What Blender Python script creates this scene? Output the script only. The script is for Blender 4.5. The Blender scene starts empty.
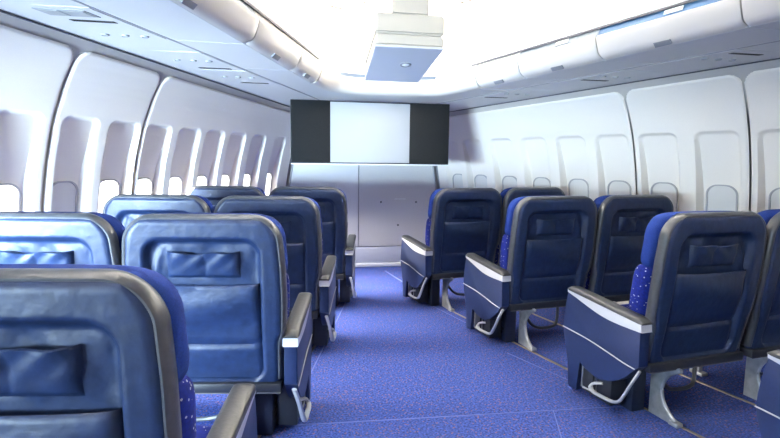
import bpy, bmesh, math, random
from math import sin, cos, pi, sqrt, atan2, radians
from mathutils import Vector, Matrix
random.seed(4)
scene = bpy.context.scene
COL = scene.collection

# ------------------------------------------------------------------ materials
def mat(name, color, rough=0.5, metal=0.0, spec=0.5, noise=0.0, nscale=40.0, bump=0.0, bscale=60.0,
        emit=None, estr=0.0, sheen=0.0):
    m = bpy.data.materials.new(name); m.use_nodes = True
    nt = m.node_tree; b = nt.nodes['Principled BSDF']
    b.inputs['Base Color'].default_value = (*color, 1)
    b.inputs['Roughness'].default_value = rough
    b.inputs['Metallic'].default_value = metal
    b.inputs['Specular IOR Level'].default_value = spec
    if sheen:
        b.inputs['Sheen Weight'].default_value = sheen
    tc = nt.nodes.new('ShaderNodeTexCoord')
    if noise:
        n = nt.nodes.new('ShaderNodeTexNoise'); n.inputs['Scale'].default_value = nscale
        n.inputs['Detail'].default_value = 4
        nt.links.new(tc.outputs['Object'], n.inputs['Vector'])
        r = nt.nodes.new('ShaderNodeValToRGB')
        r.color_ramp.elements[0].position = 0.3; r.color_ramp.elements[1].position = 0.7
        r.color_ramp.elements[0].color = (*[c * (1 - noise) for c in color], 1)
        r.color_ramp.elements[1].color = (*[min(1, c * (1 + noise)) for c in color], 1)
        nt.links.new(n.outputs['Fac'], r.inputs['Fac'])
        nt.links.new(r.outputs['Color'], b.inputs['Base Color'])
    if bump:
        n2 = nt.nodes.new('ShaderNodeTexNoise'); n2.inputs['Scale'].default_value = bscale
        n2.inputs['Detail'].default_value = 5
        nt.links.new(tc.outputs['Object'], n2.inputs['Vector'])
        bp = nt.nodes.new('ShaderNodeBump'); bp.inputs['Strength'].default_value = bump
        bp.inputs['Distance'].default_value = 0.01
        nt.links.new(n2.outputs['Fac'], bp.inputs['Height'])
        nt.links.new(bp.outputs['Normal'], b.inputs['Normal'])
    if emit:
        b.inputs['Emission Color'].default_value = (*emit, 1)
        b.inputs['Emission Strength'].default_value = estr
    return m

def dotted(name, base, dot, scale, thr, rough=0.9, noise=0.25, second=None):
    """woven cloth or carpet with small woven-in dots"""
    m = bpy.data.materials.new(name); m.use_nodes = True
    nt = m.node_tree; b = nt.nodes['Principled BSDF']
    b.inputs['Roughness'].default_value = rough
    b.inputs['Specular IOR Level'].default_value = 0.15
    tc = nt.nodes.new('ShaderNodeTexCoord')
    n = nt.nodes.new('ShaderNodeTexNoise'); n.inputs['Scale'].default_value = scale * 1.7; n.inputs['Detail'].default_value = 3
    nt.links.new(tc.outputs['Object'], n.inputs['Vector'])
    r = nt.nodes.new('ShaderNodeValToRGB')
    r.color_ramp.elements[0].position = 0.32; r.color_ramp.elements[1].position = 0.68
    r.color_ramp.elements[0].color = (*[c * (1 - noise) for c in base], 1)
    r.color_ramp.elements[1].color = (*[min(1, c * (1 + noise)) for c in base], 1)
    nt.links.new(n.outputs['Fac'], r.inputs['Fac'])
    v = nt.nodes.new('ShaderNodeTexVoronoi'); v.inputs['Scale'].default_value = scale
    nt.links.new(tc.outputs['Object'], v.inputs['Vector'])
    lt = nt.nodes.new('ShaderNodeMath'); lt.operation = 'LESS_THAN'; lt.inputs[1].default_value = thr
    nt.links.new(v.outputs['Distance'], lt.inputs[0])
    mx = nt.nodes.new('ShaderNodeMix'); mx.data_type = 'RGBA'
    nt.links.new(lt.outputs[0], mx.inputs[0])
    nt.links.new(r.outputs['Color'], mx.inputs[6])
    mx.inputs[7].default_value = (*dot, 1)
    nt.links.new(mx.outputs[2], b.inputs['Base Color'])
    bp = nt.nodes.new('ShaderNodeBump'); bp.inputs['Strength'].default_value = 0.3; bp.inputs['Distance'].default_value = 0.004
    nt.links.new(n.outputs['Fac'], bp.inputs['Height']); nt.links.new(bp.outputs['Normal'], b.inputs['Normal'])
    return m

M = dict(
    leather=mat('navy_leather', (0.0066, 0.0165, 0.052), 0.47, 0, 0.36, 0.22, 30, 0.30, 22),
    vinyl=mat('grey_edge_vinyl', (0.044, 0.046, 0.053), 0.36, 0, 0.5, 0.15, 40, 0.12, 60),
    cover=dotted('blue_headrest_cloth', (0.007, 0.023, 0.14), (0.009, 0.027, 0.17), 160, 0.2, 0.9, 0.25),
    cushion=dotted('blue_dotted_cloth', (0.005, 0.012, 0.13), (0.45, 0.45, 0.42), 58, 0.19, 0.9, 0.25),
    console=mat('navy_console_vinyl', (0.0055, 0.0145, 0.058), 0.42, 0, 0.5, 0.10, 60, 0.05, 120),
    cap=mat('grey_arm_padding', (0.032, 0.032, 0.034), 0.42, 0, 0.5, 0.12, 50, 0.1, 80),
    silver=mat('pale_silver_trim', (0.66, 0.66, 0.68), 0.35, 0.25, 0.5),
    pin=mat('pale_pinstripe', (0.48, 0.46, 0.43), 0.4, 0.2, 0.5),
    alu=mat('leg_aluminium', (0.42, 0.43, 0.44), 0.4, 0.55, 0.5, 0.15, 30),
    bar=mat('painted_foot_bar', (0.45, 0.46, 0.48), 0.4, 0.3),
    dkbar=mat('dull_grey_bar', (0.07, 0.07, 0.075), 0.45, 0.2),
    black=mat('dark_plastic', (0.010, 0.012, 0.018), 0.5),
    boxblue=mat('dark_blue_box', (0.006, 0.011, 0.030), 0.5),
    wall=mat('cabin_wall_panel', (0.86, 0.79, 0.705), 0.5, 0, 0.35, 0.02, 200),
    gap=mat('wall_gap_trim', (0.50, 0.46, 0.42), 0.6),
    bin=mat('bin_white', (0.68, 0.64, 0.585), 0.42, 0, 0.4),
    under=mat('bin_underside_white', (0.66, 0.65, 0.64), 0.5, 0, 0.3, 0.02, 150),
    ceil=mat('ceiling_white', (0.88, 0.87, 0.85), 0.6),
    seam=mat('seam_dark', (0.06, 0.06, 0.075), 0.6),
    seamlt=mat('seam_grey', (0.35, 0.34, 0.36), 0.6),
    slot=mat('air_slot_black', (0.004, 0.004, 0.005), 0.7),
    grey=mat('latch_grey', (0.30, 0.31, 0.32), 0.4, 0.3),
    slotblue=mat('slot_bluegrey', (0.05, 0.085, 0.14), 0.5),
    blue=mat('slot_blue', (0.020, 0.075, 0.17), 0.5),
    palegrey=mat('slot_grey', (0.20, 0.225, 0.25), 0.5),
    brown=mat('ceiling_seam_brown', (0.035, 0.013, 0.008), 0.7),
    curtain=mat('screen_black_cloth', (0.010, 0.011, 0.012), 0.85, 0, 0.2, 0.5, 300, 0.3, 300),
    screen=mat('screen_white', (0.385, 0.388, 0.405), 0.7, 0, 0.2),
    partl=mat('partition_plain', (0.68, 0.67, 0.67), 0.55, 0, 0.3, 0.03, 120),
    partr=mat('partition_speckled', (0.62, 0.60, 0.575), 0.6, 0, 0.3, 0.16, 110),
    kick=mat('partition_kick', (0.60, 0.62, 0.69), 0.5, 0, 0.4),
    base=mat('white_baseboard', (0.85, 0.86, 0.90), 0.5),
    projcream=mat('projector_cream', (0.42, 0.395, 0.345), 0.5, 0, 0.4),
    projbot=mat('projector_underside', (0.56, 0.58, 0.64), 0.55, 0, 0.3),
    lens=mat('lens_white', (0.9, 0.9, 0.9), 0.2, 0, 0.5),
    carpet=dotted('blue_carpet', (0.032, 0.056, 0.215), (0.19, 0.09, 0.12), 55, 0.23, 0.95, 0.68),
    cseam=mat('carpet_seam', (0.085, 0.11, 0.31), 0.9),
    rail=mat('seat_rail_bronze', (0.20, 0.16, 0.12), 0.45, 0.5),
    shade=mat('window_shade', (0.70, 0.67, 0.62), 0.6),
    pane_day=mat('window_daylight', (0.8, 0.8, 0.8), 0.3, 0, 0.5, emit=(1.0, 0.985, 0.96), estr=3.0),
    frame=mat('window_frame', (0.40, 0.38, 0.37), 0.5),
    signgrey=mat('sign_grey', (0.36, 0.37, 0.37), 0.5),
    sign=mat('placard_white', (0.78, 0.78, 0.76), 0.5),
)

# ------------------------------------------------------------------ helpers
def mesh(name, verts, faces, material, sharp=35, mats=None, midx=None):
    me = bpy.data.meshes.new(name)
    me.from_pydata([tuple(v) for v in verts], [], faces)
    for mm in (mats or [material]): me.materials.append(mm)
    if midx:
        me.polygons.foreach_set('material_index', midx)
    bm = bmesh.new(); bm.from_mesh(me)
    bmesh.ops.recalc_face_normals(bm, faces=bm.faces)
    bm.to_mesh(me); bm.free()
    me.shade_smooth(); me.set_sharp_from_angle(angle=radians(sharp))
    me.update()
    return me

def link(name, me, parent=None, loc=None):
    o = bpy.data.objects.new(name, me); COL.objects.link(o)
    if parent is not None: o.parent = parent
    if loc: o.location = loc
    return o

class MB:
    """collects several shapes of ONE part"""
    def __init__(self): self.v = []; self.f = []
    def add(self, vs, fs):
        b = len(self.v); self.v += [tuple(v) for v in vs]; self.f += [tuple(i + b for i in f) for f in fs]; return self
    def bevbox(self, x0, x1, y0, y1, z0, z1, r=0.006, seg=2):
        bm = bmesh.new(); bmesh.ops.create_cube(bm, size=1)
        for v in bm.verts:
            v.co = ((x0 + x1) / 2 + v.co.x * (x1 - x0), (y0 + y1) / 2 + v.co.y * (y1 - y0), (z0 + z1) / 2 + v.co.z * (z1 - z0))
        if r: bmesh.ops.bevel(bm, geom=list(bm.edges), offset=r, segments=seg, affect='EDGES', profile=0.5)
        bm.verts.index_update()
        self.add([v.co.copy() for v in bm.verts], [[v.index for v in f.verts] for f in bm.faces]); bm.free(); return self
    def prism(self, pts, x0, x1, r=0.004, axis='x', seg=2):
        """extrude a 2D outline; axis x: pts are (y,z); axis y: pts are (x,z); axis z: pts are (x,y)"""
        bm = bmesh.new(); n = len(pts)
        def P(a, t):
            return (t, a[0], a[1]) if axis == 'x' else ((a[0], t, a[1]) if axis == 'y' else (a[0], a[1], t))
        A = [bm.verts.new(P(p, x0)) for p in pts]; B = [bm.verts.new(P(p, x1)) for p in pts]
        bm.faces.new(A); bm.faces.new(B[::-1])
        for i in range(n): bm.faces.new((A[i], B[i], B[(i + 1) % n], A[(i + 1) % n]))
        if r:
            ed = [e for e in bm.edges if (e.verts[0] in A) == (e.verts[1] in A)]
            bmesh.ops.bevel(bm, geom=ed, offset=r, segments=seg, affect='EDGES', profile=0.5)
        bmesh.ops.triangulate(bm, faces=[f for f in bm.faces if len(f.verts) > 4])
        bm.verts.index_update()
        self.add([v.co.copy() for v in bm.verts], [[v.index for v in f.verts] for f in bm.faces]); bm.free(); return self
    def tube(self, path, r, n=8, caps=True, flat=1.0):
        path = [Vector(p) for p in path]; rings = []
        for i, p in enumerate(path):
            d = (path[min(i + 1, len(path) - 1)] - path[max(i - 1, 0)]).normalized()
            a = d.cross(Vector((0, 0, 1)))
            if a.length < 1e-4: a = d.cross(Vector((1, 0, 0)))
            a.normalize(); b = a.cross(d).normalized()
            rings.append([p + a * (r * cos(2 * pi * k / n)) + b * (r * flat * sin(2 * pi * k / n)) for k in range(n)])
        base = len(self.v)
        for q in rings: self.v += [tuple(x) for x in q]
        for i in range(len(rings) - 1):
            for k in range(n):
                self.f.append((base + i * n + k, base + i * n + (k + 1) % n, base + (i + 1) * n + (k + 1) % n, base + (i + 1) * n + k))
        if caps:
            self.f.append(tuple(base + k for k in range(n)))
            self.f.append(tuple(base + (len(rings) - 1) * n + k for k in range(n)))
        return self
    def rings(self, R, closed_ends=True):
        n = len(R[0]); base = len(self.v)
        for q in R: self.v += [tuple(x) for x in q]
        for i in range(len(R) - 1):
            for k in range(n):
                self.f.append((base + i * n + k, base + i * n + (k + 1) % n, base + (i + 1) * n + (k + 1) % n, base + (i + 1) * n + k))
        if closed_ends:
            self.f.append(tuple(base + k for k in range(n)))
            self.f.append(tuple(base + (len(R) - 1) * n + k for k in range(n)))
        return self
    def grid(self, G):
        base = len(self.v); nr, nc = len(G), len(G[0])
        for q in G: self.v += [tuple(x) for x in q]
        for i in range(nr - 1):
            for k in range(nc - 1):
                self.f.append((base + i * nc + k, base + i * nc + k + 1, base + (i + 1) * nc + k + 1, base + (i + 1) * nc + k))
        return self
    def me(self, name, material, sx=1, sharp=35):
        v = self.v if sx == 1 else [(x * sx, y, z) for x, y, z in self.v]
        return mesh(name, v, self.f, material, sharp)

def smooth_path(pts, sub=6):
    """Catmull-Rom through the points"""
    P = [Vector(p) for p in pts]; out = []
    for i in range(len(P) - 1):
        p0 = P[max(i - 1, 0)]; p1 = P[i]; p2 = P[i + 1]; p3 = P[min(i + 2, len(P) - 1)]
        for k in range(sub):
            t = k / sub
            out.append(0.5 * ((2 * p1) + (p2 - p0) * t + (2 * p0 - 5 * p1 + 4 * p2 - p3) * t * t + (3 * p1 - p0 - 3 * p2 + p3) * t ** 3))
    out.append(P[-1]); return out

def smooth2(pts, sub=5):
    return [(p.x, p.y) for p in smooth_path([(a, b, 0) for a, b in pts], sub)]

def lerp(a, b, t): return a + (b - a) * t
def sst(a, b, x):
    t = max(0.0, min(1.0, (x - a) / (b - a))); return t * t * (3 - 2 * t)
def interp(tab, x):
    if x <= tab[0][0]: return tab[0][1]
    for (a, va), (b, vb) in zip(tab, tab[1:]):
        if x <= b: return va + (vb - va) * (x - a) / (b - a)
    return tab[-1][1]
def sdbox(x, y, cx, cy, hx, hy, r):
    """signed distance to a rounded rectangle (negative inside)"""
    qx = abs(x - cx) - hx + r; qy = abs(y - cy) - hy + r
    return min(max(qx, qy), 0) + sqrt(max(qx, 0) ** 2 + max(qy, 0) ** 2) - r

def tag(o, label=None, cat=None, group=None, kind=None):
    if label: o['label'] = label
    if cat: o['category'] = cat
    if group: o['group'] = group
    if kind: o['kind'] = kind
    return o
def empty(name, loc, rz=0.0):
    o = bpy.data.objects.new(name, None); COL.objects.link(o)
    o.location = loc; o.rotation_euler = (0, 0, rz); o.empty_display_size = 0.1
    return o
def dup(src, parent=None):
    """a copy of a thing with copies of its parts and sub-parts"""
    c = src.copy(); COL.objects.link(c)
    if parent is not None: c.parent = parent
    for ch in list(src.children): dup(ch, c)
    return c

# ------------------------------------------------------------------ camera
YAW, PITCH, ROLL = radians(10.4), radians(6.5), radians(0.7)
CAMP = Vector((-0.82, 0.0, 1.304))
fw = Vector((0, cos(PITCH), -sin(PITCH))); rt = Vector((1, 0, 0)); up = rt.cross(fw)
rt2 = rt * cos(ROLL) + up * sin(ROLL); up2 = -rt * sin(ROLL) + up * cos(ROLL)
Rz = Matrix.Rotation(-YAW, 3, 'Z')
rt2, up2, fw = Rz @ rt2, Rz @ up2, Rz @ fw
cam = bpy.data.cameras.new('camera'); cam.lens = 24.0; cam.sensor_width = 36.0; cam.clip_start = 0.05
co = bpy.data.objects.new('camera', cam); COL.objects.link(co)
co.matrix_world = Matrix(((rt2.x, up2.x, -fw.x, CAMP.x), (rt2.y, up2.y, -fw.y, CAMP.y), (rt2.z, up2.z, -fw.z, CAMP.z), (0, 0, 0, 1)))
scene.camera = co

# ------------------------------------------------------------------ cabin shell
SL = 0.474
YA, YF = -2.6, 6.2                      # rear end and front partition
def xw(y):                              # half width of the cabin at window height
    if y >= 2: return 3.84 - SL * y
    u = min(2 - y, 4.0); return 2.892 + SL * (u - u * u / 8)
def dxw(y):
    if y >= 2: return -SL
    u = min(2 - y, 4.0); return -SL * (1 - u / 4)
def zc(y): return 2.07 - 0.04 * max(y, 1.0)          # underside of the bins
INW = [(0, -0.10), (0.5, -0.06), (1.0, 0.0), (1.25, 0.045), (1.5, 0.115), (1.7, 0.205), (1.85, 0.30), (1.96, 0.40), (2.05, 0.46)]
def inw(z):
    # smooth version of the table
    return (interp(INW, z - 0.04) + interp(INW, z) + interp(INW, z + 0.04)) / 3
def WP(side, y, z, out=0.0):
    """point on the curved side wall; out > 0 goes outboard"""
    k = dxw(y); L = sqrt(1 + k * k)
    d = -inw(z) + out
    x = xw(y) + d / L; yy = y - d * k / L
    return Vector((side * x, yy, z))

def floor_build():
    mb = MB(); n = 60
    G = []
    for i in range(n + 1):
        y = lerp(YA, YF + 0.05, i / n); w = xw(y) + 0.16
        G.append([(lerp(-w, w, k / 20), y, 0) for k in range(21)])
    mb.grid(G)
    tag(link('floor', mb.me('floor', M['carpet'])), 'blue speckled cabin carpet', kind='structure')
floor_build()

def strip_floor(name, a, b, w, m, h=0.002):
    a = Vector((*a, 0)); b = Vector((*b, 0)); d = (b - a).normalized(); n = Vector((-d.y, d.x, 0)) * w / 2
    mb = MB(); mb.add([a - n, a + n, b + n, b - n, a - n * .8 + Vector((0, 0, h)), a + n * .8 + Vector((0, 0, h)), b + n * .8 + Vector((0, 0, h)), b - n * .8 + Vector((0, 0, h))],
           [(4, 5, 6, 7), (0, 1, 5, 4), (1, 2, 6, 5), (2, 3, 7, 6), (3, 0, 4, 7)])
    o = link(name, mb.me(name, m)); tag(o, kind='structure'); return o
TR = [0]
def trim(*a, **k):
    TR[0] += 1; return strip_floor('trim_%d' % TR[0], *a, **k)
trim((-0.86, 2.55), (-0.20, 5.38), 0.008, M['cseam'])
trim((-0.95, 2.475), (1.0, 2.39), 0.008, M['cseam'])
trim((0.60, 3.23), (0.93, 2.39), 0.007, M['cseam'])
trim((0.34, 4.60), (0.60, 3.66), 0.007, M['cseam'])
trim((0.22, 5.95), (0.33, 5.25), 0.022, M['cseam'])
trim((0.51, 2.41), (0.38, 2.05), 0.006, M['cseam'])
for s in (1, -1):                        # bronze seat rails let into the floor under the seats
    trim((s * 1.10, 2.0), (s * 0.50, 4.3), 0.02, M['rail'], h=0.004)
    trim((s * 1.66, 2.2), (s * 1.10, 4.4), 0.02, M['rail'], h=0.004)

LWIN = [2.10, 2.46, 2.80, 3.15, 3.50, 3.82, 4.12, 4.44, 4.755, 5.08, 5.43, 5.84]
RWIN = [1.84, 2.22, 2.60, 2.97, 3.34, 3.725, 4.075, 4.44, 4.815, 5.19, 5.57, 5.90]
LSEAM = [1.0, 2.28, 3.33, 3.972, 6.17]
RSEAM = [1.0, 2.03, 3.153, 3.905, 6.17]
AFTWIN = [-1.9, -1.5, -1.1, -0.7, -0.3, 0.1, 0.5, 0.9, 1.3, 1.7]
NW, NT, NB = 0.135, 1.535, 0.72       # niche half width, top, bottom
def niche_depth(y, z, wins):
    best = 0
    for c in wins:
        if abs(y - c) > 0.25: continue
        hw = (NW if wins is RWIN else 0.122) if c < 5.7 else 0.115
        sd = sdbox(y, z, c, (NT + NB) / 2, hw, (NT - NB) / 2, 0.055)
        m = 1 - sst(-0.017, 0.003, sd)
        if m > 0: best = max(best, m * interp([(0.7, 0.075), (1.12, 0.078), (1.30, 0.056), (1.535, 0.026)], z))
    return best
ZS = [0, 0.2, 0.4, 0.6, 0.68] + [0.70 + 0.0095 * i for i in range(0, 134)]
def wall_build(side, name, wins, seams, label):
    mb = MB()
    ys = [lerp(YA, YF, i / 90) for i in range(91)]
    mb.grid([[WP(side, y, zz * (zc(y) + 0.02) / 2.0, 0.15 * (1 - sst(1.45, 1.75, zz)) + 0.022) for zz in [i * 0.1 for i in range(21)]] for y in ys])
    root = link(name, mb.me(name, M['gap'])); tag(root, label, kind='structure')
    # aft stretch, one plain panel
    segs = [(YA, seams[0], AFTWIN[:0])] + [(a, b, wins) for a, b in zip(seams, seams[1:])]
    for a, b, w in segs:
        a2, b2 = a + 0.006, b - 0.006
        ny = max(2, int((b2 - a2) / 0.0095)) if w else 40
        ys = [lerp(a2, b2, i / ny) for i in range(ny + 1)]
        G = []
        for y in ys:
            top = zc(y) - 0.050
            row = []
            for zz in ZS:
                z = zz if zz < 1.5 else lerp(1.5, top, (zz - 1.5) / (ZS[-1] - 1.5))
                sd = sdbox(y, z, (a + b) / 2, top / 2, (b - a) / 2 - 0.004, top / 2 + 0.0, 0.075) if z > 0.5 else -1
                o = 0.012 * sst(-0.014, 0.0, sd) + 0.03 * sst(0.0, 0.006, sd)
                o += niche_depth(y, z, w)
                row.append(WP(side, y, z, o))
            G.append(row)
        p = MB(); p.grid(G)
        link('wall_panel', p.me('wall_panel', M['wall'], sharp=50), root)
    return root
WL = wall_build(-1, 'wall_left', LWIN, LSEAM, 'curved white left cabin wall of moulded panels with window recesses')
WR = wall_build(1, 'wall_right', RWIN, RSEAM, 'curved white right cabin wall of moulded panels with window recesses')

def plate(side, outline, o0, o1):
    """thin plate following the wall between two depths, outline in (y,z)"""
    n = len(outline)
    cy = sum(p[0] for p in outline) / n; cz = sum(p[1] for p in outline) / n
    v = []; f = []
    for o in (o0, o1):
        v += [WP(side, y, z, o) for y, z in outline]
    for i in range(n): f.append((i, (i + 1) % n, n + (i + 1) % n, n + i))
    v += [WP(side, cy, cz, o0)]
    for i in range(n): f.append((2 * n, i, (i + 1) % n))
    return v, f
def arch(cy, hw, z0, z1, r):
    pts = [(cy - hw, z0), (cy + hw, z0)]
    for k in range(9):
        a = k / 8 * pi / 2; pts.append((cy + hw - r + r * cos(a), z1 - r + r * sin(a)))
    for k in range(9):
        a = pi / 2 + k / 8 * pi / 2; pts.append((cy - hw + r + r * cos(a), z1 - r + r * sin(a)))
    return pts
WN = [0]
def window(side, c, day):
    WN[0] += 1
    D = 0.073
    ring = MB()
    outer = arch(c, 0.098, 0.80, 1.150, 0.075); inner = arch(c, 0.088, 0.81, 1.140, 0.066)
    n = len(outer); vs = []
    for oo, pts in ((D + .002, outer), (D - 0.010, outer), (D - 0.010, inner), (D + 0.004, inner)):
        vs += [WP(side, y, z, oo) for y, z in pts]
    fs = []
    for k in range(3):
        for i in range(n): fs.append((k * n + i, k * n + (i + 1) % n, (k + 1) * n + (i + 1) % n, (k + 1) * n + i))
    ring.add(vs, fs)
    root = link('window_%d' % WN[0], ring.me('window_frame', M['frame'])); 
    tag(root, kind='structure')
    p = MB(); p.add(*plate(side, inner, D - 0.002, D + 0.01))
    link('pane' if day else 'shade', p.me('pane', M['pane_day'] if day else M['shade']), root)
for i, c in enumerate(LWIN): window(-1, c, i != 4)
for i, c in enumerate(RWIN): window(1, c, False)

# bins in plan
def xb(y): return 2.216 - 0.36 * y
def xpsu(y): return 2.885 - 0.45 * y
def xtrim(y):  # where the wall meets the ceiling
    p = WP(1, y, zc(y) - 0.01, 0); return p.x, p.y
BPROF = [(0.0, 0.0), (0.022, 0.003), (0.045, 0.014), (0.062, 0.034), (0.075, 0.062), (0.087, 0.095), (0.094, 0.125), (0.092, 0.137), (0.080, 0.141)]
def bin_pt(side, y, d, dz):
    k = -0.36; L = sqrt(1 + k * k)
    return Vector((side * (xb(y) - d / L), y + d * k / L, zc(y) + dz))

def ceiling_build():
    ys = [lerp(YA, 4.76, i / 90) for i in range(91)]
    root = None
    cm = MB()
    def hz(y): return 1.0 if y < 4.15 else sqrt(max(0.0, 1 - ((y - 4.15) / 0.62) ** 2)) * 0.9 + 0.1
    def row(y):
        w = xb(y) if y < 4.2 else xb(4.2) + (0.46 - xb(4.2)) * (y - 4.2) / 0.55
        z0 = zc(y) + 0.19; h = 0.46 * hz(y)
        prof = [(w - 0.05, 0), (w - 0.062, 0.04), (w - 0.070, 0.085), (w - 0.064, 0.092), (w - 0.055, 0.085), (w - 0.04, 0.05), (w + 0.06, 0.05), (w + 0.085, 0.12), (w + 0.06, 0.22), (w - 0.02, 0.31), (w - 0.16, 0.39), (w * 0.5, 0.44), (w * .25, .455), (0, 0.46)]
        pts = [(-x, y, z0 + (h * q / 0.46 if q > .1 else q)) for x, q in prof] + [(x, y, z0 + (h * q / 0.46 if q > .1 else q)) for x, q in prof[::-1][1:]]
        return pts
    rows = [row(y) for y in ys]
    rows.append([(x, 4.775, zc(4.775) + 0.12) for x, y, z in rows[-1]])
    cm.grid(rows)
    def cz(x, y):
        pr = [(p[0], p[2]) for p in row(y)[13:]][::1]
        pr = sorted(pr)[:]
        inner = [q for q in pr if q[0] <= pr[-1][0] - 0.10 and q[1] > zc(y) + 0.25]
        return interp(inner, abs(x))
    root = link('ceiling', cm.me('ceiling', M['ceil'], sharp=60)); tag(root, 'white lit ceiling between the overhead bins', kind='structure')
    # flat strips outboard of the bins, where the service panels sit
    for s in (-1, 1):
        mb = MB(); G = []
        for i in range(61):
            y = lerp(YA, YF, i / 60)
            G.append([WP(s, y, zc(y) - 0.002, 0.03)] + [Vector((s * lerp(xtrim(y)[0], xpsu(y) if y < 6.2 else .1, t), lerp(xtrim(y)[1], y, t), zc(y))) for t in (0, .5, 1)])
        mb.grid(G); link('service_strip', mb.me('service_strip', M['under']), root)
        # closing the gap over the strips at the front: underside soffit
    mb = MB(); G = []
    for i in range(21):
        y = lerp(4.60, YF, i / 20)
        G.append([(x, y, zc(y) - 0.0005) for x in [lerp(-1.15, 1.15, k / 10) for k in range(11)]])
    # soffit from the header back to the partition
    G = []
    for i in range(21):
        y = lerp(4.80, YF, i / 20); w = xpsu(y) + 0.03
        G.append([(lerp(-w, w, k / 10), y, zc(y)) for k in range(11)])
    mb.grid(G); link('soffit', mb.me('soffit', M['under']), root)
    hp = [(xb(4.2), 4.2), (xb(4.5), 4.48), (0.49, 4.64), (0.36, 4.72), (0.0, 4.76)]
    for s in (-1, 1):
        mb = MB(); G = []
        for i in range(25):
            y = lerp(4.255, 4.81, i / 24); xi = hp[-1][0]
            for (a, ya), (b, yb) in zip(hp, hp[1:]):
                if ya <= y <= yb: xi = a + (b - a) * (y - ya) / (yb - ya)
            if y >= 4.76: xi = 0
            G.append([(s * lerp(xi, xpsu(y) + 0.03, k / 3), y, zc(y) + 0.0005) for k in range(4)])
        mb.grid(G); link('soffit', mb.me('soffit', M['under']), root)
    # fine joints between the ceiling panels
    for pts in ([(-0.62, 4.1), (-0.52, 4.22), (-0.42, 4.3)], [(-0.27, 3.6), (-0.27, 4.25)], [(0.45, 4.05), (0.56, 3.85), (0.66, 3.6), (0.75, 3.3)]):
        path = smooth_path([(a, b, 0) for a, b in pts], 5)
        TR[0] += 1
        o = ribbon('trim_%d' % TR[0], [(p.x, p.y, cz(p.x, p.y) + 0.001) for p in path], 0.010, 0.006, M['brown']); tag(o, kind='structure')
    return root

def ribbon(name, path, w, h, m, parent=None, updir=Vector((0, 0, -1))):
    """thin strip just below a ceiling surface"""
    mb = MB(); P = [Vector(p) for p in path]; G0 = []; G1 = []
    for i, p in enumerate(P):
        d = (P[min(i + 1, len(P) - 1)] - P[max(0, i - 1)]).normalized(); n = d.cross(updir).normalized() * w / 2
        G0.append([p - n, p - n + updir * h, p + n + updir * h, p + n])
    mb.grid(G0)
    mb.f.append((0, 1, 2, 3)); mb.f.append(tuple(len(mb.v) - 4 + k for k in range(4)))
    o = link(name, mb.me(name, m), parent); return o
CEIL = ceiling_build()
YSR = [lerp(0.5, 5.6, i / 30) for i in range(31)]
for s in (-1, 1):
    for fn, w, m in ((lambda y: (xtrim(y)[0] * 0 + (3.30 - 0.455 * y), y), 0.010, M['seam']), (lambda y: (xpsu(y), y), 0.014, M['seamlt'])):
        TR[0] += 1
        o = ribbon('trim_%d' % TR[0], [(s * fn(y)[0], fn(y)[1], zc(fn(y)[1])) for y in YSR], w, 0.003, m); tag(o, kind='structure')
    TR[0] += 1
    o = ribbon('trim_%d' % TR[0], [WP(s, y, zc(y) - 0.004, -0.005) for y in [lerp(0.5, 6.1, i / 30) for i in range(31)]], 0.014, 0.006, M['seam']); tag(o, kind='structure')

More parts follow.
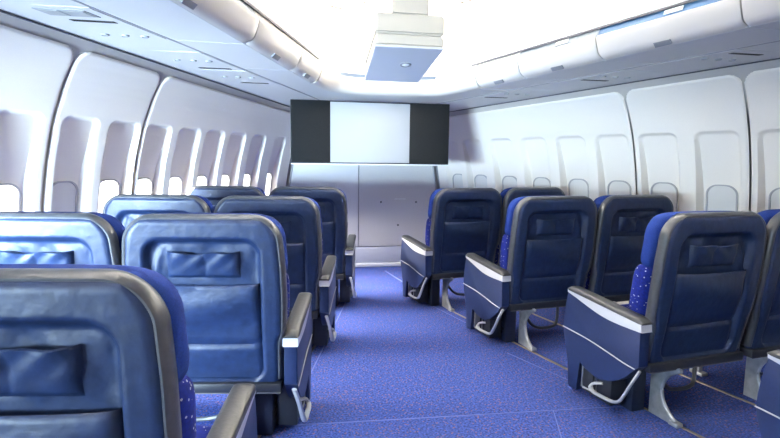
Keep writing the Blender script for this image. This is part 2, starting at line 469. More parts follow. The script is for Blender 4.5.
# ------------------------------------------------------------------ overhead bins
def make_bin(side, y0, y1, label, strip, first=False):
    n = max(6, int((y1 - y0) / 0.06)); g = 0.004
    ys = [lerp(y0 + g, y1 - g, i / n) for i in range(n + 1)]
    body = MB(); G = []
    for y in ys:
        G.append([Vector((side * (xpsu(y) - 0.006), y, zc(y) - 0.001)), Vector((side * lerp(xpsu(y), xb(y), .5), y, zc(y) - 0.003)), bin_pt(side, y, 0, -0.004)])
    # underside, closed box behind the door
    R = []
    for y, q in zip(ys, G):
        R.append([q[0], q[1], q[2], bin_pt(side, y, 0.0, 0.012), bin_pt(side, y, 0.03, 0.14), Vector((side * (xpsu(y) - 0.006), y, zc(y) + 0.15))])
    body.rings(R)
    cy = (y0 + y1) / 2
    root = empty('overhead_bin', bin_pt(side, cy, 0, 0))
    inv = Vector(root.location)
    def P(name, mb, m, par=None, sharp=35):
        mb.v = [tuple(Vector(v) - inv) for v in mb.v]
        return link(name, mb.me(name, m, sharp=sharp), par or root)
    P('bin_body', body, M['under'])
    door = MB(); R = []
    def ring(y, sh=0.0):
        f = [bin_pt(side, y, d - sh * .5, dz + (sh if k < 3 else 0) - (sh if k > 5 else 0) - 0.003) for k, (d, dz) in enumerate(BPROF)]
        b = [bin_pt(side, y, d - 0.02, dz + 0.012 if dz < .07 else dz - 0.012) for d, dz in BPROF[::-1][1:-1]]
        return f + b
    yy = [y0 + g] + [lerp(y0 + g + 0.012, y1 - g - 0.012, i / n) for i in range(n + 1)] + [y1 - g]
    R = [ring(y, 0.006 if k in (0, len(yy) - 1) else 0) for k, y in enumerate(yy)]
    door.rings(R)
    d = P('door', door, M['bin'])
    lat = MB()
    for (a, b, c, e) in ((-.045, .045, 0.018, 0.052),):
        lat.add([bin_pt(side, cy + a, 0.030, 0.000), bin_pt(side, cy + b, 0.030, 0.000), bin_pt(side, cy + b, 0.050, 0.018), bin_pt(side, cy + a, 0.050, 0.018),
                 bin_pt(side, cy + a, 0.036, -0.008), bin_pt(side, cy + b, 0.036, -0.008), bin_pt(side, cy + b, 0.060, 0.014), bin_pt(side, cy + a, 0.060, 0.014)],
                [(0, 1, 2, 3), (4, 5, 6, 7), (0, 1, 5, 4), (1, 2, 6, 5), (2, 3, 7, 6), (3, 0, 4, 7)])
    P('latch', lat, M['grey'], d)
    st = MB(); st.grid([[bin_pt(side, y, 0.076, 0.139), bin_pt(side, y, 0.055, 0.185)] for y in ys])
    so = P('slot_strip', st, strip)
    if strip is M['blue'] or strip is M['palegrey']:
        pl = MB(); yp = lerp(y0, y1, 0.42); 
        a, b = yp - .05, yp + .05
        pl.add([bin_pt(side, a, 0.074, 0.150), bin_pt(side, b, 0.074, 0.150), bin_pt(side, b, 0.064, 0.174), bin_pt(side, a, 0.064, 0.174),
                bin_pt(side, a, 0.077, 0.151), bin_pt(side, b, 0.077, 0.151), bin_pt(side, b, 0.067, 0.175), bin_pt(side, a, 0.067, 0.175)],
               [(0, 1, 2, 3), (4, 5, 6, 7), (0, 1, 5, 4), (1, 2, 6, 5), (2, 3, 7, 6), (3, 0, 4, 7)])
        P('placard', pl, M['sign'])
    tag(root, label, 'overhead bin', 'overhead bins on the left' if side < 0 else 'overhead bins on the right')
    return root
make_bin(-1, 1.9, 3.12, 'long white overhead bin over the left seats, nearest of the left row', M['palegrey'])
make_bin(-1, 3.12, 3.79, 'white overhead bin second from near on the left, grey latch below its door', M['bin'])
make_bin(-1, 3.79, 4.25, 'short white overhead bin on the left, beside the front corner', M['bin'])
make_bin(1, 1.4, 2.30, 'white overhead bin at the top right corner of the photo, mostly cut off', M['blue'])
make_bin(1, 2.30, 3.08, 'white overhead bin on the right with a long bright blue slot above its door', M['blue'])
make_bin(1, 3.08, 3.72, 'white overhead bin on the right with a grey slot and a small placard', M['palegrey'])
make_bin(1, 3.72, 4.18, 'short white overhead bin on the right, farthest one before the corner', M['bin'])

# curved white header that closes the bins at the front
def header_build():
    # plan path of the lower edge, from the left bin round the front to the right bin
    L = [(-xb(4.254), 4.254), (-xb(4.5), 4.48), (-0.49, 4.64), (-0.36, 4.72), (-0.2, 4.745), (0, 4.75), (0.2, 4.745), (0.38, 4.72), (0.51, 4.64), (xb(4.45), 4.45), (xb(4.184), 4.184)]
    path = smooth_path([(a, b, 0) for a, b in L], 6)
    R = []
    for i, p in enumerate(path):
        d = (path[min(i + 1, len(path) - 1)] - path[max(0, i - 1)]).normalized()
        n = Vector((d.y, -d.x, 0))           # towards the aisle (rearwards)
        z = zc(p.y)
        pr = BPROF
        f = [p + n * a + Vector((0, 0, z + b - 0.002)) for a, b in pr]
        bk = [p + n * (-0.03) + Vector((0, 0, z + 0.141)), p + n * (-0.03) + Vector((0, 0, z + 0.004))]
        R.append(f + bk)
    mb = MB(); mb.rings(R)
    o = link('trim_front', mb.me('bulkhead_header', M['bin'], sharp=60))
    tag(o, 'curved white header joining the bins above the projection screen', kind='structure')
    mb = MB(); G = []
    for i, p in enumerate(path):
        d = (path[min(i + 1, len(path) - 1)] - path[max(0, i - 1)]).normalized(); n = Vector((d.y, -d.x, 0)); z = zc(p.y)
        G.append([p + n * 0.076 + Vector((0, 0, z + 0.136)), p + n * 0.050 + Vector((0, 0, z + 0.20))])
    mb.grid(G); s = link('slot_strip', mb.me('slot_strip', M['bin']), o)
    G = [[a + Vector((0, -0.004, 0)), a.lerp(b, 0.55) + Vector((0, -0.004, 0))] for a, b in G if abs(a.x) < 0.43 and a.y > 4.5]
    mb = MB(); mb.grid(G); link('light_slot', mb.me('light_slot', M['slotblue']), o)
header_build()

# dark line at the top of each slot, lower edge of the ceiling valance
for s in (-1, 1):
    TR[0] += 1
    o = ribbon('trim_%d' % TR[0], [bin_pt(s, y, 0.060, 0.192) for y in [lerp(0.5, 4.25, i / 20) for i in range(21)]], 0.018, 0.012, M['seam'], None); tag(o, kind='structure')

# ------------------------------------------------------------------ service panels above the seats
def service_panel(side, y, label, sign=False, slotpos=0.0, sx0=-0.62, sx1=0.55, ry=-0.02):
    xo, xi = 3.27 - 0.455 * y, xpsu(y) + 0.012
    root = empty('service_panel', (side * (xo + xi) / 2, y, zc(y)))
    w = (xo - xi) / 2
    k = -0.45
    def P(name, mb, m, par=None): return link(name, mb.me(name, m, sx=side), par or root)
    def q(x0, x1, y0, y1, h0, h1, m, name):
        mb = MB(); v = []
        for z in (h0, h1):
            for (x, yy) in ((x0, y0), (x1, y0), (x1, y1), (x0, y1)): v.append((x + k * yy, yy, z - 0.04 * yy))
        mb.add(v, [(0, 1, 2, 3), (4, 5, 6, 7), (0, 1, 5, 4), (1, 2, 6, 5), (2, 3, 7, 6), (3, 0, 4, 7)])
        return P(name, mb, m)
    q(-w, w, -0.24, 0.24, -0.0045, -0.0005, M['under'], 'cover_plate')
    q(w * sx0, w * sx1, 0.185 + slotpos, 0.21 + slotpos, -0.007, -0.0045, M['slot'], 'air_slot')
    for j in range(3):
        mb = MB(); x = lerp(-w * .55, w * .55, j / 2); r = 0.022
        yy = ry
        ring0 = [(x + k * yy + r * cos(a * pi / 8), yy + r * sin(a * pi / 8), -0.004 - 0.04 * yy) for a in range(16)]
        ring1 = [(x + k * yy + r * .8 * cos(a * pi / 8), yy + r * .8 * sin(a * pi / 8), -0.012 - 0.04 * yy) for a in range(16)]
        ring2 = [(x + k * yy + r * .55 * cos(a * pi / 8), yy + r * .55 * sin(a * pi / 8), -0.009 - 0.04 * yy) for a in range(16)]
        mb.rings([ring0, ring1, ring2]); P('reading_light', mb, M['signgrey'])
    if sign:
        q(-w * .7, w * .5, -0.20, -0.11, -0.0075, -0.0045, M['grey'], 'sign_recess')
        q(-w * .62, -w * .1, -0.19, -0.12, -0.009, -0.0075, M['signgrey'], 'sign_window')
        q(-w * .02, w * .42, -0.19, -0.12, -0.009, -0.0075, M['signgrey'], 'sign_window')
    tag(root, label, 'service panel', 'passenger service panels under the bins')
service_panel(-1, 2.86 , 'flush service panel above the left wall with black slot and sign windows, top left corner', True, -0.235, -0.75, 0.35, 0.20)
service_panel(-1, 3.62, 'flush ceiling service panel with black air slot, middle one along the left wall', False, 0)
service_panel(-1, 4.12, 'small flush ceiling service panel with black slot, on the left just before the screen', False, 0)
service_panel(1, 2.92, 'flush ceiling service panel with black air slot at the right edge of the photo', False, -0.36)
service_panel(1, 3.55, 'flush ceiling service panel with black slot over the far right window seats', False, -0.07)
service_panel(1, 4.40, 'flush ceiling service panel with black slot, on the right just beside the screen', False, 0)

# ------------------------------------------------------------------ partition at the front
def partition():
    def edge(z): return WP(1, YF, z, 0.0).x
    root = None
    zs = [0.0, 0.2] + [0.26 + 0.04 * i for i in range(40)]
    def half(s, z0, z1, name, m, yb=YF):
        mb = MB(); G = []
        n = 40
        for i in range(n + 1):
            z = lerp(z0, z1, i / n); w = edge(z) - 0.02
            xs = (-w, -0.075) if s < 0 else (-0.063, w)
            G.append([(xs[0], yb, z), (xs[1], yb, z)])
        R = []
        for a, b in G:
            R.append([a, b, (b[0], yb + 0.03, b[2]), (a[0], yb + 0.03, a[2])])
        mb.rings(R); return mb.me(name, m)
    back = MB(); zt = zc(YF)
    back.grid([[(lerp(-edge(z) - .1, edge(z) + .1, k / 4), YF + 0.03, z) for k in range(5)] for z in [zt * i / 20 for i in range(21)]])
    root = link('wall_front', back.me('wall_front', M['seamlt'])); tag(root, 'grey front partition with a vertical seam below the screen', kind='structure')
    link('panel', half(-1, 0.255, zt - 0.005, 'panel', M['partl']), root)
    link('panel', half(1, 0.255, zt - 0.005, 'panel', M['partr']), root)
    mb = MB(); R = []
    w = edge(0.1) - 0.01
    mb.bevbox(-w, w, YF - 0.005, YF + 0.02, 0.045, 0.245, 0.004); link('kick_panel', mb.me('kick_panel', M['kick']), root)
    mb = MB(); mb.bevbox(-w, w, YF - 0.02, YF + 0.02, 0.0, 0.045, 0.005); o = link('baseboard_front', mb.me('baseboard_front', M['base'])); tag(o, kind='structure')
    for x, z in ((0.204, 0.794), (0.640, 0.793), (0.418, 0.511)):
        mb = MB(); mb.rings([[(x + r * cos(a * pi / 6), y, z + r * sin(a * pi / 6)) for a in range(12)] for r, y in ((0.012, YF - 0.001), (0.010, YF - 0.005), (0.003, YF - 0.006))])
        link('fastener', mb.me('fastener', M['black']), root)
    mb = MB(); mb.bevbox(0.37, 0.51, YF - 0.003, YF, 0.825, 0.838, 0.001); link('placard', mb.me('placard', M['sign']), root)
    # curved edge strips where the partition meets the side walls
    for s in (-1, 1):
        TR[0] += 1
        mb = MB(); mb.tube([(s * (edge(z) - 0.018), YF - 0.004, z) for z in [0.1 + 0.05 * i for i in range(35)]], 0.012, 6)
        o = link('trim_%d' % TR[0], mb.me('edge', M['seamlt'])); tag(o, kind='structure')
partition()
def aft():
    mb = MB(); mb.grid([[(x, YA, z) for x in (-4.2, 0, 4.2)] for z in (0, 1.3, 2.7)])
    tag(link('wall_rear', mb.me('wall_rear', M['wall'])), kind='structure')
aft()

# ------------------------------------------------------------------ projection screen and projector
def screen_build():
    Y = 4.92; x0, x1 = -0.855, 0.655; z0, z1 = 1.262, 1.842
    root = empty('projection_screen', ((x0 + x1) / 2, Y, z0))
    def P(name, m, *bx, r=0.003):
        a = list(bx); ox, oy, oz = root.location
        mb = MB(); mb.bevbox(a[0] - ox, a[1] - ox, a[2] - oy, a[3] - oy, a[4] - oz, a[5] - oz, r)
        return link(name, mb.me(name, m), root)
    P('backboard', M['black'], x0, x1, Y, Y + 0.03, z0, z1)
    P('screen_surface', M['screen'], -0.492, 0.262, Y - 0.006, Y - 0.0005, z0 + 0.012, z1 - 0.012, r=0.001)
    P('black_side_panel', M['curtain'], x0 + 0.004, -0.494, Y - 0.012, Y - 0.0005, z0 + 0.010, z1 - 0.004)
    P('black_side_panel', M['curtain'], 0.264, x1 - 0.004, Y - 0.012, Y - 0.0005, z0 + 0.010, z1 - 0.004)
    P('bottom_rail', M['base'], x0, x1, Y - 0.014, Y + 0.035, z0 - 0.010, z0 + 0.0)
    tag(root, 'wide black projection screen with a white centre, hanging before the front partition', 'screen')
screen_build()
def projector_build():
    root = empty('ceiling_projector', (-0.02, 3.5, 2.4))
    o = root.location
    def wedge(name, m, near, far, r=0.012, par=None):
        # near/far: (xl, xr, y, z0, z1)
        bm = bmesh.new(); vs = []
        for (xl, xr, y, zl, zh) in (near, far):
            vs += [bm.verts.new((x - o.x, y - o.y, z - o.z)) for x, z in ((xl, zl), (xr, zl), (xr, zh), (xl, zh))]
        bm.faces.new(vs[0:4]); bm.faces.new(vs[4:8])
        for i in range(4): bm.faces.new((vs[i], vs[(i + 1) % 4], vs[4 + (i + 1) % 4], vs[4 + i]))
        bmesh.ops.recalc_face_normals(bm, faces=bm.faces)
        bmesh.ops.bevel(bm, geom=list(bm.edges), offset=r, segments=2, affect='EDGES')
        bm.verts.index_update()
        mb = MB(); mb.add([v.co.copy() for v in bm.verts], [[v.index for v in f.verts] for f in bm.faces]); bm.free()
        return link(name, mb.me(name, m), par or root)
    wedge('upper_housing', M['projcream'], (-0.29, 0.18, 3.5, 2.139, 2.27), (-0.27, 0.165, 4.18, 2.035, 2.18))
    wedge('lower_housing', M['projcream'], (-0.288, 0.178, 3.503, 2.06, 2.136), (-0.268, 0.163, 4.178, 1.935, 2.032))
    wedge('bottom_plate', M['projbot'], (-0.29, 0.18, 3.50, 2.048, 2.060), (-0.27, 0.165, 4.18, 1.923, 1.935), 0.003)
    wedge('pedestal', M['projcream'], (-0.18, 0.07, 3.50, 2.26, 2.52), (-0.12, 0.14, 4.05, 2.20, 2.45))
    cx, cy = -0.02, 3.80; cz = lerp(2.048, 1.923, (cy - 3.5) / 0.68)
    mb = MB(); mb.rings([[(cx + r * cos(a * pi / 10) - o.x, cy + r * sin(a * pi / 10) - o.y, cz + dz - .184 * r * sin(a * pi / 10) - o.z) for a in range(20)] for r, dz in ((0.040, 0.0), (0.040, -0.006), (0.030, -0.006), (0.028, 0.001))])
    ln = link('lens_rim', mb.me('lens_rim', M['grey']), root)
    mb = MB(); mb.rings([[(cx + r * cos(a * pi / 10) - o.x, cy + r * sin(a * pi / 10) - o.y, cz + dz - .184 * r * sin(a * pi / 10) - o.z) for a in range(20)] for r, dz in ((0.030, -0.003), (0.015, -0.010), (0.003, -0.012))])
    link('lens', mb.me('lens', M['lens']), ln)
    tag(root, 'cream box projector hanging from the ceiling, round lens in its underside', 'projector')
projector_build()

# ------------------------------------------------------------------ seats
ZB, ZT = 0.335, 1.066
def hwz(z):
    w = interp([(0.33, 0.300), (0.52, 0.306), (0.57, 0.322), (0.72, 0.327), (0.85, 0.324), (0.98, 0.314), (1.08, 0.303)], z)
    r = 0.105; zz = ZT - r
    if z > zz: w = w - r + sqrt(max(0, r * r - (z - zz) ** 2))
    return w
def yrear(z): return lerp(0.015, -0.075, (z - ZB) / (ZT - ZB)) - 0.015 * sin(pi * (z - ZB) / (ZT - ZB))
def build_parts():
    P = {}
    # ---- back shell (leather) : height field over the outline
    nz, nx = 96, 72
    G = []; rim = []
    zs = [ZB + (ZT - ZB) * (0.5 - 0.5 * cos(pi * (0.06 + 0.94 * i / nz))) for i in range(nz + 1)]
    zs[0] = ZB; zs[-1] = ZT
    us = [-cos(pi * i / nx) * 0.55 + 0.45 * lerp(-1, 1, i / nx) for i in range(nx + 1)]
    def recess(x, z):
        d = sdbox(x, z, 0.0, 0.655, 0.238, 0.322, 0.075)     # from 0.333 up to 0.977
        return 0.034 * (1 - sst(-0.022, 0.004, d))
    def rear(x, z):
        y = yrear(z)
        e = min(hwz(z) - abs(x), (ZT - z) if z > 0.9 else 1)
        R = 0.035
        if e < R: y += R - sqrt(max(0, R * R - (R - e) ** 2))
        y += recess(x, z)
        # soft folds in the stretched leather beside and below the pouch
        m = 1 - sst(-0.05, -0.01, sdbox(x, z, 0.0, 0.88, 0.238, 0.10, 0.06))
        y += m * (0.004 * sin(16 * z + 22 * x) + 0.003 * sin(55 * x - 30 * z))
        y -= 0.006 * math.exp(-((x - 0.205 + 0.25 * (z - 0.8)) / 0.010) ** 2) * sst(0.70, 0.78, z) * (1 - sst(0.9, 0.96, z))
        return y
    for z in zs:
        w = hwz(z); G.append([(u * w, rear(u * w, z), z) for u in us])
    shell = MB(); shell.grid(G)
    P['backrest'] = (shell, 'leather')
    # ---- grey edge round the shell: rolled band, left, over the top, right
    path = []
    for z in [lerp(ZB + .01, ZT - 0.105, i / 24) for i in range(25)]: path.append((-hwz(z), z))
    for k in range(1, 13):
        a = pi - k / 12 * pi / 2; zq = ZT - 0.105 + 0.105 * sin(a); path.append((-hwz(min(zq, ZT)), zq))
    full = path + [(-x, z) for x, z in path[::-1]]
    R = []
    for i, (x, z) in enumerate(full):
        a = Vector(full[max(0, i - 1)]); b = Vector(full[min(len(full) - 1, i + 1)]); d = (b - a).normalized(); n = Vector((d.y, -d.x)) * -1
        # n points outward
        if n.x * x < 0 and abs(n.x) > .3: n = -n
        if abs(n.x) <= .3 and n.y < 0: n = -n
        y0 = yrear(z)
        prof = [(-0.011, 0.0075), (-0.006, 0.0065), (0.000, 0.010), (0.006, 0.019), (0.009, 0.032), (0.008, 0.050), (0.0, 0.060), (-0.03, 0.060), (-0.03, 0.035)]
        R.append([(x + n.x * q, y0 + dy, z + n.y * q) for q, dy in prof])
    t = MB(); t.rings(R); P['edge_band'] = (t, 'vinyl')
    # front face board so that the back is closed
    f = MB()
    f.grid([[(u * hwz(z) * 0.97, yrear(z) + 0.056, z) for u in (-1, -.5, 0, .5, 1)] for z in zs[:-3:4]])
    P['back_board'] = (f, 'black')
    # ---- pouch pocket
    pk = MB(); G = []
    nX, nZ = 48, 20; px0, px1, pz0, pz1 = -0.150, 0.150, 0.808, 0.918
    for j in range(nZ + 1):
        v = j / nZ; z = lerp(pz0, pz1, v); row = []
        for i in range(nX + 1):
            u = i / nX; x = lerp(px0, px1, u)
            edge = min(1, min(u, 1 - u) * 9) 
            edge = sqrt(max(0, 1 - (1 - edge) ** 2))
            bul = 0.010 + 0.020 * v ** 0.7
            pleat = 0.6 + 0.4 * abs(sin(pi * (u * 2.0 + 0.08 * sin(3 * v)))) ** 0.6
            b = bul * edge * pleat + 0.0025 * sin(70 * x + 9 * v) * v
            zz = z - 0.012 * v * (1 - abs(2 * u - 1)) * (0.6 + .4 * sin(40 * x))
            row.append((x, yrear(z) + 0.033 - b*1.25 * (1 - 0.75 * sst(0.0, 0.12, 0.12 - v) * 1), zz))
        G.append(row)
    # fold the mouth inward
    G.append([(x, y + 0.006, z + 0.003) for x, y, z in G[-1]]); G.append([(x, yrear(z) + 0.033, z - 0.03) for x, y, z in G[-1]])
    pk.grid(G); P['pouch'] = (pk, 'leather')
    # ---- literature pocket flap
    fl = MB(); G = []
    for j in range(31):
        v = j / 30; z = lerp(0.352, 0.782, v); row = []
        for i in range(37):
            u = i / 36; x = lerp(-0.232, 0.228, u); e = min(min(u, 1 - u) * 14, 1); e = sqrt(1 - (1 - e) ** 2)
            b = 0.012 + 0.012 * sst(0.30, 0.9, v) + 0.010 * (1 - abs(2 * u - 1) ** 2) * sst(.35, .8, v)
            b -= 0.012 * math.exp(-((z - 0.515) / 0.010) ** 2)
            b += 0.004 * sin(7 * x + 30 * z) * (0.3 + v)
            row.append((x, yrear(z) + 0.033 - b * e * 1.35, z - 0.006 * v * sin(pi * u)))
        G.append(row)
    G.append([(x, y + 0.006, z + 0.004) for x, y, z in G[-1]]); G.append([(x, yrear(z) + 0.033, z - 0.02) for x, y, z in G[-1]])
    fl.grid(G); P['literature_pocket'] = (fl, 'leather')
    # ---- blue covers on the seat side
    def pillow(z0, z1, hw, y0, th, n=40, nzr=26, pw=3.0, rt=0.05, rb=0.05, bulge=0.0):
        R = []
        for i in range(nzr + 1):
            t = 0.5 - 0.5 * cos(pi * i / nzr); z = lerp(z0, z1, t)
            s = 1.0
            if z1 - z < rt: s = sqrt(max(0.0, 1 - ((rt - (z1 - z)) / rt) ** 2))
            if z - z0 < rb: s = min(s, sqrt(max(0.0, 1 - ((rb - (z - z0)) / rb) ** 2)))
            w = hw(z) ; th_ = th * (0.35 + 0.65 * s)
            w = w - 0.03 * (1 - s)
            ring = []
            for k in range(n):
                a = 2 * pi * k / n; ca, sa = cos(a), sin(a)
                X = w * math.copysign(abs(ca) ** (2 / pw), ca); Yq = th_ / 2 * math.copysign(abs(sa) ** (2 / pw), sa)
                ring.append((X, y0(z) + th / 2 + Yq + bulge * sin(pi * t), z))
            R.append(ring)
        mb = MB(); mb.rings(R); return mb
    def hw_head(z):
        w = interp([(0.8, 0.326), (0.86, 0.331), (0.97, 0.322), (1.08, 0.312)], z)
        r = 0.10; zz = 1.069 - r
        if z > zz: w = w - r + sqrt(max(0, r * r - (z - zz) ** 2))
        return w
    P['headrest_cover'] = (pillow(0.800, 1.069, hw_head, lambda z: yrear(z) + 0.050, 0.135, rt=0.03, rb=0.04), 'cover')
    P['back_cushion'] = (pillow(0.47, 0.815, lambda z: interp([(0.45, 0.30), (0.54, 0.305), (0.60, 0.325), (0.75, 0.331), (0.82, 0.326)], z), lambda z: yrear(z) + 0.050, 0.165, rt=0.035, rb=0.06, bulge=0.01), 'cushion')
    # ---- seat cushion
    R = []
    for i in range(17):
        t = i / 16; y = lerp(0.10, 0.585, t); e = sqrt(max(0.0, 1 - max(0, (t - 0.86) / 0.14) ** 2)); e = max(e, 0.15)
        ring = []
        for k in range(28):
            a = 2 * pi * k / 28; ca, sa = cos(a), sin(a)
            ring.append((0.298 * math.copysign(abs(ca) ** 0.45, ca), y, 0.385 + (0.075 + 0.01 * t) * e * math.copysign(abs(sa) ** 0.55, sa)))
        R.append(ring)
    mb = MB(); mb.rings(R); P['seat_cushion'] = (mb, 'cushion')
    # ---- base frame
    mb = MB(); mb.bevbox(-0.305, 0.315, 0.0, 0.50, 0.288, 0.333, 0.008)
    P['base_frame'] = (mb, 'black')
    mb = MB(); mb.tube([(-0.300, 0.003, 0.290), (0.31, 0.003, 0.290)], 0.003, 6)
    P['base_edge'] = (mb, 'dkbar')
    # ---- leg bracket
    out = [(0.155, 0.0), (0.155, 0.295), (-0.02, 0.295)] + smooth2([(-0.02, 0.288), (0.045, 0.245), (0.082, 0.185), (0.085, 0.125), (0.062, 0.075), (0.02, 0.035), (-0.01, 0.022)], 4) + [(-0.012, 0.0)]
    mb = MB(); mb.prism(out, -0.135, -0.113, 0.003)
    edge = smooth_path([(-0.124, -0.02, 0.288), (-0.124, 0.045, 0.245), (-0.124, 0.082, 0.185), (-0.124, 0.085, 0.125), (-0.124, 0.062, 0.075), (-0.124, 0.02, 0.035), (-0.124, -0.01, 0.022)], 5)
    R = []
    for p in edge: R.append(p)
    mb.tube(R, 0.009, 8)
    mb.bevbox(-0.145, -0.103, -0.035, 0.02, 0.0, 0.022, 0.005)
    P['leg'] = (mb, 'alu')
    mb = MB(); mb.bevbox(-0.140, -0.108, 0.44, 0.475, 0.0, 0.29, 0.005); mb.bevbox(-0.150, -0.098, 0.41, 0.50, 0.0, 0.02, 0.004); P['front_leg'] = (mb, 'alu')
    # ---- equipment box with holes
    mb = MB(); mb.bevbox(-0.235, -0.150, 0.165, 0.34, 0.004, 0.286, 0.008); P['equipment_box'] = (mb, 'boxblue')
    mb = MB()
    for (y, z) in ((0.20, 0.10), (0.235, 0.10), (0.27, 0.10), (0.218, 0.07), (0.253, 0.07), (0.235, 0.13), (.285, .07)):
        mb.rings([[(-0.2365 + dx, y + r * cos(a * pi / 5), z + r * sin(a * pi / 5)) for a in range(10)] for r, dx in ((0.010, 0), (0.0095, -0.0008), (0.004, -0.001))])
    P['vent_hole'] = (mb, 'slot')
    # ---- foot-rest bar that swings below the seat
    pth = smooth_path([(-0.10, 0.12, 0.20), (-0.02, 0.16, 0.12), (0.06, 0.18, 0.085), (0.16, 0.18, 0.085), (0.22, 0.20, 0.12), (0.235, 0.22, 0.288)], 5)
    mb = MB(); mb.tube(pth, 0.011, 8); P['footrest_bar'] = (mb, 'dkbar')
    # ---- aisle console (aisle on -x)
    body = [(0.0, 0.545), (0.0, 0.33)] + smooth2([(0.0, 0.33), (0.035, 0.295), (0.085, 0.245), (0.16, 0.195), (0.265, 0.165), (0.36, 0.178), (0.420, 0.200)], 5) + \
           [(0.428, 0.05), (0.437, 0.028), (0.500, 0.022), (0.512, 0.035), (0.517, 0.16)] + smooth2([(0.517, 0.16), (0.543, 0.25), (0.572, 0.35), (0.563, 0.47), (0.545, 0.560)], 4) + [(0.538, 0.580)]
    mb = MB(); mb.prism(body, -0.375, -0.318, 0.006); P['console'] = (mb, 'console')
    # white strip under the arm padding, thin at the front, deep at the rear
    low = smooth2([(0.545, 0.567), (0.46, 0.549), (0.36, 0.525), (0.26, 0.506), (0.15, 0.499), (0.0, 0.502), (-0.006, 0.503)], 5)
    upq = [(-0.006, 0.540), (0.545, 0.581)]
    mb = MB(); mb.prism(low + upq, -0.3795, -0.3135, 0.0015); P['trim_strip'] = (mb, 'silver')
    # padded cap
    R = []
    for i in range(25):
        t = i / 24; y = lerp(-0.010, 0.551, t); zb = lerp(0.5415, 0.5815, (y + 0.006) / 0.551)
        s = 1.0
        if t > 0.93: s = sqrt(max(0.02, 1 - ((t - 0.93) / 0.07) ** 2))
        if t < 0.04: s = sqrt(max(0.1, 1 - ((0.04 - t) / 0.04) ** 2))
        h = 0.024 * s
        ring = []
        for k in range(20):
            a = 2 * pi * k / 20; ca, sa = cos(a), sin(a)
            ring.append((-0.3465 + (0.030 + 0.007 * s) * math.copysign(abs(ca) ** 0.5, ca), y, zb + max(-0.001, h * math.copysign(abs(sa) ** 0.6, sa))))
        R.append(ring)
    mb = MB(); mb.rings(R); P['arm_pad'] = (mb, 'cap')
    pin = smooth_path([(-0.376, 0.576, 0.356), (-0.3765, 0.48, 0.353), (-0.3765, 0.384, 0.349), (-0.3765, 0.30, 0.342), (-0.3765, 0.20, 0.330), (-0.3765, 0.10, 0.317), (-0.376, 0.02, 0.312)], 4)
    mb = MB(); mb.tube(pin, 0.0032, 6); P['pinstripe'] = (mb, 'pin')
    # dark mechanism seen in the cut-out behind the console foot
    mb = MB(); mb.bevbox(-0.345, -0.25, 0.20, 0.425, 0.035, 0.24, 0.006)
    mb.bevbox(-0.352, -0.345, 0.33, 0.41, 0.06, 0.18, 0.003); P['mechanism_case'] = (mb, 'black')
    mb = MB(); mb.tube([(-0.353, 0.415, 0.055), (-0.353, 0.415, 0.175), (-0.353, 0.30, 0.16), (-0.353, 0.30, 0.065), (-0.353, 0.405, 0.055)], 0.006, 6); P['mechanism_frame'] = (mb, 'grey')
    # silver U bar below the console
    pth = smooth_path([(-0.36, 0.005, 0.305), (-0.375, 0.035, 0.235), (-0.385, 0.065, 0.165), (-0.39, 0.095, 0.118), (-0.39, 0.14, 0.097), (-0.39, 0.21, 0.090), (-0.39, 0.275, 0.088), (-0.385, 0.305, 0.100), (-0.372, 0.300, 0.122), (-0.345, 0.26, 0.135)], 5)
    mb = MB(); mb.tube(pth, 0.013, 8, flat=0.6); P['step_bar'] = (mb, 'bar')
    # ---- inboard arm between the two seats
    mb = MB()
    mb.prism([(0.03, 0.30), (0.03, 0.535), (0.50, 0.555), (0.52, 0.53), (0.50, 0.46), (0.40, 0.38), (0.38, 0.30)], 0.306, 0.322, 0.004)
    P['centre_arm'] = (mb, 'console')
    # ---- window-side arm (plain, no strip)
    mb = MB()
    mb.prism([(0.03, 0.30), (0.03, 0.535), (0.44, 0.555), (0.46, 0.53), (0.45, 0.40), (0.40, 0.33), (0.38, 0.30)], 0.306, 0.345, 0.006)
    P['window_arm'] = (mb, 'console')
    return P
PARTS = build_parts()
CACHE = {}
def part_mesh(name, sx):
    if (name, sx) not in CACHE:
        mb, m = PARTS[name]; CACHE[(name, sx)] = mb.me(name, M[m], sx=sx, sharp=60 if name in ('backrest', 'pouch', 'literature_pocket', 'headrest_cover', 'back_cushion') else 40)
    return CACHE[(name, sx)]
def proto_seat(aisle, sx):
    """sx=1: aisle on the left of the seat; sx=-1: mirrored"""
    root = empty('aircraft_seat', (0, 0, 0))
    def a(n, par=None, name=None): return link(name or n, part_mesh(n, sx), par or root)
    b = a('backrest'); a('edge_band', b); a('back_board', b); a('pouch', b); a('literature_pocket', b)
    h = a('headrest_cover'); h['label'] = 'bright blue headrest cover'
    c = a('back_cushion'); c['label'] = 'blue dotted back cushion'
    a('seat_cushion')
    fr = a('base_frame'); a('base_edge', fr)
    a('leg'); a('front_leg', name='leg'); a('footrest_bar')
    if aisle:
        bx = a('equipment_box'); a('vent_hole', bx)
        k = a('console'); 
        ts = a('trim_strip', k); ts['label'] = 'pale silver strip'
        a('arm_pad', k); a('pinstripe', k); a('mechanism_case'); 
        a('step_bar'); a('centre_arm', name='armrest')
        mf = link('mechanism_frame', part_mesh('mechanism_frame', sx), root)
    else:
        a('window_arm', name='armrest')
    return root
PROTO = {}
GRP = {1: 'seats right of the aisle', -1: 'seats left of the aisle'}
def seat(sx, aisle, x, y, ang, label):
    key = (sx, aisle)
    if key not in PROTO:
        r = PROTO[key] = proto_seat(aisle, sx)
    else:
        r = dup(PROTO[key])
    r.location = (x, y, 0); r.rotation_euler = (0, 0, radians(ang))
    tag(r, label, 'seat', GRP[sx])
    return r
PITCHX = {1: 0.68, -1: 0.672}
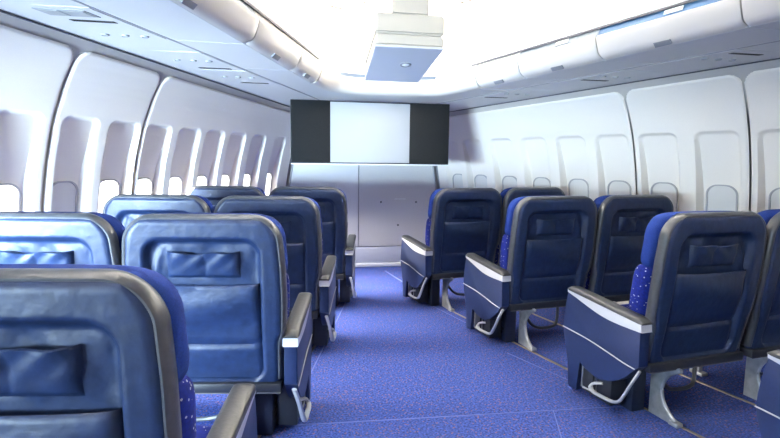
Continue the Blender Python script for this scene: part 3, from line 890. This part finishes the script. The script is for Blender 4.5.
def row(sx, P, ang, la, lw, upright=0.0):
    a = radians(ang); c, s = cos(a), sin(a)
    lx, ly = -sx * 0.375, 0.54
    ox, oy = P[0] - (c * lx - s * ly), P[1] - (s * lx + c * ly)
    st = seat(sx, True, ox, oy, ang, la)
    if upright:                              # this back stands straighter than the others
        Rx = Matrix.Rotation(-radians(upright), 3, 'X'); pv = Vector((0, 0.02, 0.35))
        for ch in st.children:
            if ch.name.split('.')[0] in ('backrest', 'headrest_cover', 'back_cushion'):
                ch.rotation_euler = (-radians(upright), 0, 0); ch.location = pv - Rx @ pv
    if lw:
        d = sx * PITCHX[sx]
        seat(sx, False, ox + c * d, oy + s * d, ang, lw)
row(1, (0.965, 1.628), 8, 'blue aisle seat at the bottom right edge, only its console side in view', None)
row(1, (0.715, 2.674), 8, 'whole navy leather aisle seat nearest on the right, its silver-striped console facing the aisle',
    'navy window seat cut by the right edge, beside the nearest whole right aisle seat')
row(1, (0.469, 3.761), 8, 'navy leather aisle seat in the middle row right of the aisle, blue cushion edge showing',
    'navy window seat in the middle right row, between its aisle seat and the window wall')
row(1, (0.17, 4.744), 10, 'front row aisle seat right of the aisle, its console nearest the partition',
    'front row window seat on the right, half hidden behind the middle row aisle seat')
row(-1, (-0.741, 2.732), -8, 'navy leather aisle seat in the second row on the left, double pouch in view',
    'navy window seat at the left edge, behind the big foreground seat')
row(-1, (-0.530, 3.781), -9, 'third row navy leather aisle seat left of the aisle, partly hidden by second row',
    'third row window seat on the left, seen between the second row seats')
row(-1, (-0.262, 4.85), -9, 'front row aisle seat left of the aisle, its arm just below the partition seam',
    'front row window seat on the left, only its blue-topped head in view')
row(-1, (-0.952, 1.625), -8, 'large navy leather seat in the left foreground, bright blue cover along its edge', None, 3.5)

# ------------------------------------------------------------------ light
def area(name, loc, size, sizey, energy, color, rot=None, target=None):
    l = bpy.data.lights.new(name, 'AREA'); l.shape = 'RECTANGLE'; l.size = size; l.size_y = sizey; l.energy = energy; l.color = color
    o = bpy.data.objects.new(name, l); COL.objects.link(o); o.location = loc
    if target is not None:
        o.rotation_euler = (Vector(target) - Vector(loc)).to_track_quat('-Z', 'Y').to_euler()
    else: o.rotation_euler = rot or (0, 0, 0)
    return o
# cove lamps hidden above the bins, shining on the ceiling
for s in (-1, 1):
    for y0, y1 in ((-2.2, 0.6), (0.7, 2.4), (2.5, 4.1)):
        ym = (y0 + y1) / 2
        o = area('cove_lamp', (s * (xb(ym) + 0.005), ym, zc(ym) + 0.262), 0.06, y1 - y0, (60 if y1 < 1 else 205 if y1 < 2.45 else 235) * (y1 - y0) / 1.7, (1.0, 0.945, 0.85))
        o.matrix_world = Matrix.Translation(o.location) @ Matrix.Rotation(s * math.atan(0.36), 4, 'Z') @ Matrix.Rotation(s * radians(-150), 4, 'Y')
o = area('cove_lamp', (0.0, 4.70, zc(4.7) + 0.215), 0.7, 0.05, 25, (1.0, 0.945, 0.85), target=(0.0, 4.2, 2.6))  # extra unseen lamp added behind the header to brighten the front of the ceiling
# daylight through the rear left windows
for y in (-0.6, 0.3, 1.2, 1.9):
    p = WP(-1, y, 1.05, -0.03)
    o = area('window_daylight', p, 0.9, 0.30, 95, (0.60, 0.82, 1.0), target=(p.x + 1.5, y + 2.2, 0.55))
    o.data.spread = radians(90)
# daylight falling in through each open left window
for i, c in enumerate(LWIN):
    if i == 4: continue
    p = WP(-1, c, 0.975, 0.060)
    o = area('window_daylight', p, 0.17, 0.30, 24, (1.0, 0.95, 0.87), target=(p.x + 1.3, c - 0.25, 0.0))
    o.data.spread = radians(66)

w = bpy.data.worlds.new('world'); scene.world = w; w.use_nodes = True
w.node_tree.nodes['Background'].inputs[0].default_value = (0.75, 0.82, 1.0, 1)
w.node_tree.nodes['Background'].inputs[1].default_value = 0.6

scene.view_settings.view_transform = 'Standard'; scene.view_settings.look = 'None'
scene.view_settings.exposure = -0.02; scene.view_settings.gamma = 1.0
scene.view_settings.use_curve_mapping = False
